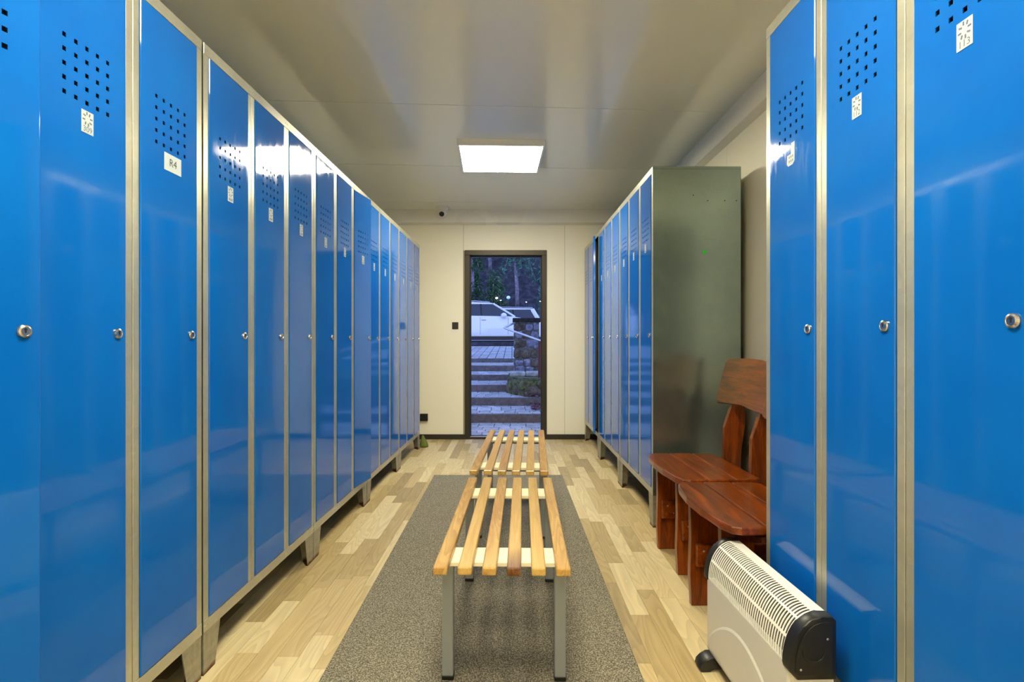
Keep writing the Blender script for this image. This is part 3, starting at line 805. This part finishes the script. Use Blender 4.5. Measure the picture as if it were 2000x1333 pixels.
# car park: rises gently, then level
cp = bmesh.new()
def gz(y): return 0.623 + (0.851-0.623)*min(1, max(0, (y-12.92)/(18.6-12.92)))
pts = [(12.92, gz(12.92)), (18.6, 0.851), (27.5, 0.851), (27.5, 0.3), (12.92, 0.1)]
prism(cp, [(p[0], p[1]-0.012) for p in pts], -14, 14, 'x')
cpo = fin('car_park', cp, M['joint'], props={'kind': 'structure', 'label': 'block-paved car park at the top of the steps'})
bm = bmesh.new(); y = 12.93
while y < 20.5:
    x = -3.4
    while x < 2.6:
        z0, z1 = gz(y), gz(y+0.2)
        q = [(x+0.008, y+0.008, z0), (x+0.192, y+0.008, z0), (x+0.192, y+0.192, z1), (x+0.008, y+0.192, z1)]
        hi = [bm.verts.new(p) for p in q]; lo = [bm.verts.new((p[0], p[1], p[2]-0.014)) for p in q]
        f = bm.faces.new(hi); mi = R.randint(0, 1); f.material_index = mi
        for i in range(4): bm.faces.new((lo[i], lo[(i+1) % 4], hi[(i+1) % 4], hi[i])).material_index = mi
        x += 0.2
    y += 0.2
fin('paving_blocks', bm, [M['paver'], M['paver_b']], cpo, props={'kind': 'stuff'})
# side ground left and right of the steps
fin('ground_outside', bx((-16, 5.83, -0.4), (16, 30, -0.34)), M['soil'], props=ST)
bm = bmesh.new(); prism(bm, [(5.83, -0.05), (7.0, 0.05), (12.9, 0.6), (12.9, -0.3), (5.83, -0.3)], 1.65, 9, 'x'); fin('planted_bank', bm, M['soil'], props={'kind': 'structure', 'label': 'dark planted bank right of the steps'})

# mossy retaining wall + capping + stone pillar
ms = empty('mossy_retaining_wall', (0, 0, 0), 0, {'kind': 'structure', 'label': 'low mossy stone retaining wall beside the steps'})
bm = bmesh.new(); prism(bm, [(-0.055, 9.8), (-0.075, 8.85), (0.02, 8.5), (0.2, 8.22), (1.5, 8.15), (1.5, 9.8)], 0.15, 0.46, 'z', 0.02, 2)
bmesh.ops.subdivide_edges(bm, edges=bm.edges[:], cuts=3)
for v in bm.verts: v.co += Vector((R.uniform(-1,1), R.uniform(-1,1), R.uniform(-1,1)))*0.010
fin('wall_core', bm, M['moss'], ms)
def rock(name, parent, c, s, mat, seed, sub=2):
    rr_ = random.Random(seed); bm = bmesh.new(); bmesh.ops.create_icosphere(bm, subdivisions=sub, radius=1)
    ph = [rr_.uniform(0, 6) for _ in range(3)]
    for v in bm.verts:
        n = v.co.copy(); k = 1+0.13*math.sin(3*n.x+ph[0])+0.10*math.sin(4*n.y+ph[1])+0.08*math.sin(5*n.z+ph[2])
        p = [abs(t)**0.62*(1 if t > 0 else -1)*k for t in n]
        v.co = Vector((p[0]*s[0], p[1]*s[1], p[2]*s[2]))
    return fin(name, bm, mat, parent, c, smooth=True)
for k, (x, y, z, w_, h_) in enumerate([(-0.03, 8.85, 0.27, 0.06, 0.09), (0.03, 8.6, 0.30, 0.09, 0.10), (0.10, 8.42, 0.26, 0.07, 0.07), (0.2, 8.26, 0.35, 0.09, 0.08), (0.33, 8.2, 0.27, 0.10, 0.08), (0.46, 8.19, 0.38, 0.09, 0.07), (0.24, 8.22, 0.22, 0.06, 0.05)]):
    rock('stone', ms, (x, y, z), (w_, 0.035, h_), M['moss'] if k % 2 else M['stone_b'], 50+k)
for k, (x0, x1) in enumerate([(-0.035, 0.22), (0.225, 0.50), (0.505, 0.9)]):
    fin('capping_slab', bx((x0, 8.72, 0.462), (x1, 9.12, 0.535), 0.02, 2), M['slab'], ms)
pil = empty('stone_pillar', (0.245, 9.40, 0.46), 0, P('squat pillar of irregular stones with a dark slab on top, right of the steps', 'pillar'))
fin('pillar_core', bx((-0.200, -0.215, 0.0), (0.215, 0.215, 0.90)), M['mortar'], pil)
fin('cap_slab', bx((-0.235, -0.26, 0.90), (0.25, 0.25, 0.965), 0.012, 2), M['cap'], pil)
rows = [(0.06, 0.12, [(-0.11, 0.09), (0.06, 0.075), (0.16, 0.05)]), (0.20, 0.10, [(-0.12, 0.07), (0.01, 0.065), (0.14, 0.07)]), (0.35, 0.13, [(-0.14, 0.055), (-0.02, 0.07), (0.13, 0.075)]),
        (0.52, 0.11, [(-0.10, 0.09), (0.07, 0.075), (0.17, 0.045)]), (0.67, 0.11, [(-0.13, 0.06), (0.0, 0.075), (0.14, 0.065)]), (0.81, 0.10, [(-0.11, 0.085), (0.05, 0.075), (0.165, 0.05)])]
k = 0
for zc, hh, row in rows:
    for xc, ww in row:
        rock('stone', pil, (xc, -0.213, zc+R.uniform(-0.01, 0.02)), (ww*0.96, 0.022, hh*0.60), M['stone_a'] if R.random() < 0.6 else M['stone_b'], 100+k); k += 1
        
    for yc in (-0.12, 0.03, 0.15):
        rock('stone', pil, (-0.198, yc, zc+R.uniform(-0.02, 0.02)), (0.02, 0.07, hh*0.58), M['stone_a'] if R.random() < 0.5 else M['stone_b'], 200+k, 1); k += 1
# handrail
hr = empty('handrail', (0.44, 8.45, 0.36), 0, P('bent grey tube handrail on a rusty post in front of the stone pillar', 'handrail'))
def loc(p): return (p[0]-0.44, p[1]-8.45, p[2]-0.36)
bm = bmesh.new(); tube(bm, [loc(p) for p in ((0.05, 9.17, 1.345), (-0.06, 9.0, 1.29), (-0.118, 8.92, 1.262), (-0.124, 8.90, 1.252), (-0.10, 8.88, 1.238), (0.2, 8.66, 1.13), (0.47, 8.45, 1.03), (0.9, 8.1, 0.87))], 0.017, 10)
fin('rail_tube', bm, M['rail'], hr, smooth=True)
bm = bmesh.new(); tube(bm, [loc((0.435, 8.47, 0.19)), loc((0.435, 8.47, 1.03))], 0.028, 8); fin('post', bm, M['rust'], hr)
# leaf litter beside the steps
bm = bmesh.new()
for _ in range(260):
    x = 0.28+R.random()*0.45; y = 7.35+R.random()*0.8
    z = 0.085 if y < 8.03 else 0.2
    a = R.random()*6.3; s = 0.02+R.random()*0.025
    q = [Vector((math.cos(a+t)*s, math.sin(a+t)*s*0.6, R.uniform(0, 0.02))) for t in (0, 1.6, 3.1, 4.7)]
    bm.faces.new([bm.verts.new(Vector((x, y, z+R.random()*0.03))+p) for p in q])
fin('leaf_litter', bm, M['litter'], None, props={'kind': 'stuff', 'label': 'dry fallen leaves heaped by the steps below the mossy wall', 'category': 'leaves'})

# ---------------------------------------------------------------- cars
def car(x, y, z, flip, label, H=1.60, L=4.6):
    """local +x is the front"""
    r = empty('parked_car', (x, y, z), PI if flip else 0, P(label, 'car', 'white cars parked beyond the steps'))
    W = 0.92
    # side outline of the painted body up to the belt line
    low = [(-L/2+0.08, 0.35), (-L/2, 0.55), (-L/2+0.02, 0.95), (-L/2+0.10, 1.10), (-0.9, 1.10), (0.3, 1.08), (0.98, 1.07), (1.15, 1.03), (L/2-0.42, 0.93), (L/2-0.10, 0.80), (L/2, 0.62), (L/2-0.03, 0.36)]
    wx = [-L/2+0.92, L/2-0.88]; wr = 0.36
    arch = []
    for cx in reversed(wx):
        arch += [(cx+wr*1.08*math.cos(a*PI/8), 0.33+wr*1.08*math.sin(a*PI/8)) for a in range(0, 9)]
    bot = [(L/2-0.05, 0.30)] + arch + [(-L/2+0.1, 0.30)]
    bm = bmesh.new(); prism(bm, low+bot, -W, W, 'y', 0.045, 3)
    auto_smooth(fin('body', bm, M['car'], r))
    # cabin: glasshouse with roof
    b0 = [(-L/2+0.16, 1.10), (0.98, 1.075)]; t0 = [(-L/2+0.50, H-0.05), (0.22, H-0.05)]
    bm = bmesh.new(); wi = 0.70
    lo = [bm.verts.new(p) for p in ((b0[0][0], -W+0.06, 1.09), (b0[1][0], -W+0.06, 1.065), (b0[1][0]+0.10, 0, 1.06), (b0[1][0], W-0.06, 1.065), (b0[0][0], W-0.06, 1.09), (b0[0][0]-0.05, 0, 1.09))]
    hi = [bm.verts.new(p) for p in ((t0[0][0], -wi, H-0.06), (t0[1][0], -wi, H-0.06), (t0[1][0]+0.06, 0, H-0.06), (t0[1][0], wi, H-0.06), (t0[0][0], wi, H-0.06), (t0[0][0]-0.03, 0, H-0.06))]
    bm.faces.new(lo); bm.faces.new(hi[::-1])
    for i in range(6): bm.faces.new((lo[i], lo[(i+1) % 6], hi[(i+1) % 6], hi[i]))
    fin('windows', bm, M['car_glass'], r)
    bm = bmesh.new(); prism(bm, [(t0[0][0]-0.10, H-0.075), (t0[0][0]-0.02, H-0.02), (-0.5, H), (t0[1][0]-0.05, H-0.03), (t0[1][0]+0.10, H-0.085)], -wi-0.03, wi+0.03, 'y', 0.02, 2); fin('roof', bm, M['car'], r)
    for s in (-1, 1):
        def pl(xa, za, xb, zb, rad=0.03, nm='pillar', m=M['car']):
            f = lambda zz: s*((W-0.055)+(wi+0.0-(W-0.055))*(zz-1.08)/(H-0.06-1.08))
            bm = bmesh.new(); tube(bm, [(xa, f(za), za), (xb, f(zb), zb)], rad, 6); fin(nm, bm, m, r)
        pl(1.02, 1.06, 0.24, H-0.06, 0.038); pl(-L/2+0.26, 1.09, -L/2+0.52, H-0.07, 0.10)
        pl(-0.18, 1.08, -0.22, H-0.06, 0.028, 'door_pillar', M['black']); pl(-1.05, 1.09, -0.98, H-0.06, 0.028, 'door_pillar', M['black'])
        bm = bmesh.new(); tube(bm, [(t0[0][0], s*(wi-0.05), H+0.02), (-0.4, s*(wi-0.05), H+0.045), (t0[1][0]-0.1, s*(wi-0.05), H+0.0)], 0.014, 6); fin('roof_rail', bm, M['rail'], r)
        # mirror, handles, sill, door seams
        bm = bmesh.new(); bmesh.ops.create_icosphere(bm, subdivisions=2, radius=1)
        for v in bm.verts: v.co = Vector((v.co.x*0.11+(0.02 if v.co.y*s > 0 else 0), v.co.y*0.12, v.co.z*0.10))
        fin('wing_mirror', bm, M['car'], r, (0.62, s*(W+0.10), 1.10), smooth=True)
        for hx in (-0.02-0.16, -1.05-0.10):
            fin('door_handle', bx((hx, s*(W+0.004)-0.014, 0.93), (hx+0.17, s*(W+0.004)+0.014, 0.955), 0.006), M['rim'], r)
        for sx in (0.78, -0.22, -1.15):
            fin('door_seam', bx((sx-0.004, s*W-0.003, 0.42), (sx+0.004, s*W+0.003, 1.04)), M['black'], r)
        fin('sill', bx((-L/2+1.30, s*W-0.02 if s > 0 else s*W-0.012, 0.24), (L/2-1.26, s*W+0.012 if s > 0 else s*W+0.02, 0.34), 0.01), M['black'], r)
        fin('sill_trim', bx((-L/2+1.30, s*W-0.012, 0.345), (L/2-1.26, s*W+0.012, 0.372), 0.004), M['rim'], r)
        fin('running_board', bx((-L/2+1.34, s*(W+0.05)-0.05, 0.195), (L/2-1.30, s*(W+0.05)+0.05, 0.225), 0.006), M['rim'], r)
        for cx in wx:
            bm = bmesh.new(); mt = Matrix.Translation((cx, s*(W-0.10), wr)) @ Matrix.Rotation(PI/2, 4, 'X')
            lathe(bm, [(wr-0.09, -0.11), (wr-0.02, -0.11), (wr, -0.08), (wr, 0.08), (wr-0.02, 0.11), (wr-0.09, 0.11)], 24, mt)
            wh = fin('wheel', bm, M['tyre'], r)
            bm = bmesh.new(); lathe(bm, [(wr-0.10, -0.112), (0.05, -0.10), (0.05, -0.115), (0, -0.118)] if s > 0 else [(0, 0.118), (0.05, 0.115), (0.05, 0.10), (wr-0.10, 0.112)], 12, mt); fin('rim', bm, M['rim'], wh)
        fin('lamp', bx((-L/2+0.0, s*0.80-0.1, 0.86), (-L/2+0.10, s*0.80+0.1, 1.04), 0.02), M['rust'], r)
        fin('headlamp', bx((L/2-0.24, s*0.72-0.14, 0.70), (L/2-0.04, s*0.72+0.14, 0.80), 0.02), M['car_glass'], r)
    fin('underbody', bx((-L/2+0.3, -W+0.25, 0.16), (L/2-0.3, W-0.25, 0.34)), M['black'], r)
    return r
car(-0.92, 20.42, 0.851, False, 'white SUV parked side-on beyond the steps, wing mirror in view', 1.60, 4.7)
car(-0.95, 24.3, 0.851, True, 'white estate car parked behind the SUV, rear end above the pillar', 1.62, 4.7)

# ---------------------------------------------------------------- wooded bank
bm = bmesh.new()
prof = [(27.5, 0.7), (29, 1.2), (33, 4.5), (38, 10.5), (46, 20), (46, -1), (27.5, -1)]
prism(bm, prof, -34, 34, 'x'); fin('wooded_bank', bm, M['soil'], props=ST)
def bz(y):
    for a, b in zip(prof, prof[1:]):
        if a[0] <= y <= b[0]: return a[1]+(b[1]-a[1])*(y-a[0])/(b[0]-a[0])
    return 1
def tree(x, y, h, rad, mat, label, seed, c0=0.2, n=1500, droop=0.5, tr=0.13, ls=0.16):
    q = random.Random(seed); z = bz(y)-0.1
    r = empty('forest_tree', (x, y, z), 0, P(label, 'tree', 'trees on the dark bank behind the cars'))
    bm = bmesh.new(); pts = [Vector((q.uniform(-1, 1)*0.06*k, q.uniform(-1, 1)*0.05*k, h*k/6)) for k in range(7)]
    tube(bm, pts, [tr*(1-0.8*k/6) for k in range(7)], 8)
    fin('trunk', bm, M['bark'], r, smooth=True)
    bb = bmesh.new(); cl = []
    for k in range(26):
        t = c0+(1-c0)*(k+q.random())/26; a = q.random()*6.28; l = rad*(1-0.55*t)*q.uniform(0.6, 1.1)
        p0 = Vector((0, 0, h*t)); p1 = p0+Vector((math.cos(a)*l*0.6, math.sin(a)*l*0.6, 0.2)); p2 = p0+Vector((math.cos(a)*l, math.sin(a)*l, -droop*l))
        tube(bb, [p0, p1, p2], [0.035, 0.02, 0.006], 5); cl.append((p0, p1, p2))
    fin('branches', bb, M['bark'], r)
    fb = bmesh.new()
    for _ in range(n):
        p0, p1, p2 = q.choice(cl); t = q.random()
        p = p1.lerp(p2, t) if q.random() < 0.6 else p0.lerp(p1, 0.4+0.6*t)
        p = p+Vector((q.gauss(0, 0.16), q.gauss(0, 0.16), q.gauss(-0.12, 0.22)))
        u = Vector((q.gauss(0, 1), q.gauss(0, 1), q.gauss(0, 1)-1.0)).normalized(); v = u.orthogonal().normalized(); s = ls*q.uniform(0.5, 1.1)
        fb.faces.new([fb.verts.new(p+s*w2) for w2 in (u, v*0.35, -u, -v*0.35)])
    fin('foliage', fb, mat, r, props={'kind': 'stuff'})
tree(-2.3, 31.3, 8.0, 1.3, M['leaf'], 'dark bushy tree at the left edge of the doorway view', 1, 0.05, 2200)
tree(-1.35, 33.9, 8.5, 1.0, M['leaf_b'], 'pale slim trunk with thin foliage left of centre on the bank', 2, 0.3, 700, 0.3, 0.12, 0.12)
tree(-0.95, 28.9, 3.4, 0.8, M['leaf'], 'low dark conifer behind the SUV roof', 3, 0.05, 1600, 0.5, 0.08, 0.13)
tree(0.3, 31.2, 7.2, 1.4, M['leaf_b'], 'green drooping tree in the middle of the bank behind the cars', 4, 0.35, 1700, 0.8)
tree(2.0, 28.9, 6.6, 1.3, M['leaf_b'], 'green tree at the right edge of the doorway view', 5, 0.3, 1700, 0.9)
tree(-0.4, 35.5, 9.0, 1.3, M['leaf'], 'tall grey trunk standing higher up the dark bank', 6, 0.4, 900, 0.4, 0.16)
tree(2.3, 34.5, 8.5, 1.3, M['leaf'], 'tall dark tree higher up the bank on the right', 8, 0.3, 1200, 0.6, 0.16)
tree(-4.6, 34.5, 8.5, 1.7, M['leaf'], 'tall dark tree higher up the bank on the left', 9, 0.2, 1500, 0.5, 0.16)
# lamps glowing low among the trees
def lampost(x, y, zz, rad, mat, label, flat=0.6):
    z = bz(y)-0.05; r = empty('garden_lamp', (x, y, z), 0, P(label, 'lamp', 'small lamps glowing below the trees'))
    h = zz-z
    bm = bmesh.new(); tube(bm, [(0, 0, 0), (0, 0, h-rad*flat*0.8)], 0.02, 6); fin('lamp_post', bm, M['black'], r)
    bm = bmesh.new(); bmesh.ops.create_icosphere(bm, subdivisions=2, radius=rad)
    for v in bm.verts: v.co.z *= flat
    fin('globe', bm, mat, r, (0, 0, h), smooth=True)
def lp(px, py, y): return (px-1000)/F*y, EYE+(666-py)/F*y
for (px, py, y, rad, m, lb) in ((970, 582, 27.7, 0.065, M['lamp_em'], 'left of two white glowing lamps above the SUV windscreen'),
                            (978, 586.5, 27.7, 0.03, M['lamp_em'], 'right of two white glowing lamps above the SUV windscreen'),
                            (993, 581, 27.8, 0.10, M['lamp_em_b'], 'dim bluish round lamp right of the white pair'),
                            (1028, 590, 27.7, 0.03, M['lamp_em'], 'tiny white lamp above the rear car roof'),
                            (1055, 588.5, 27.7, 0.025, M['lamp_em'], 'tiny white lamp at the right doorway edge')):
    x, z = lp(px, py, y); lampost(x, y, z, rad, m, lb, 0.6 if m is M['lamp_em'] else 0.9)
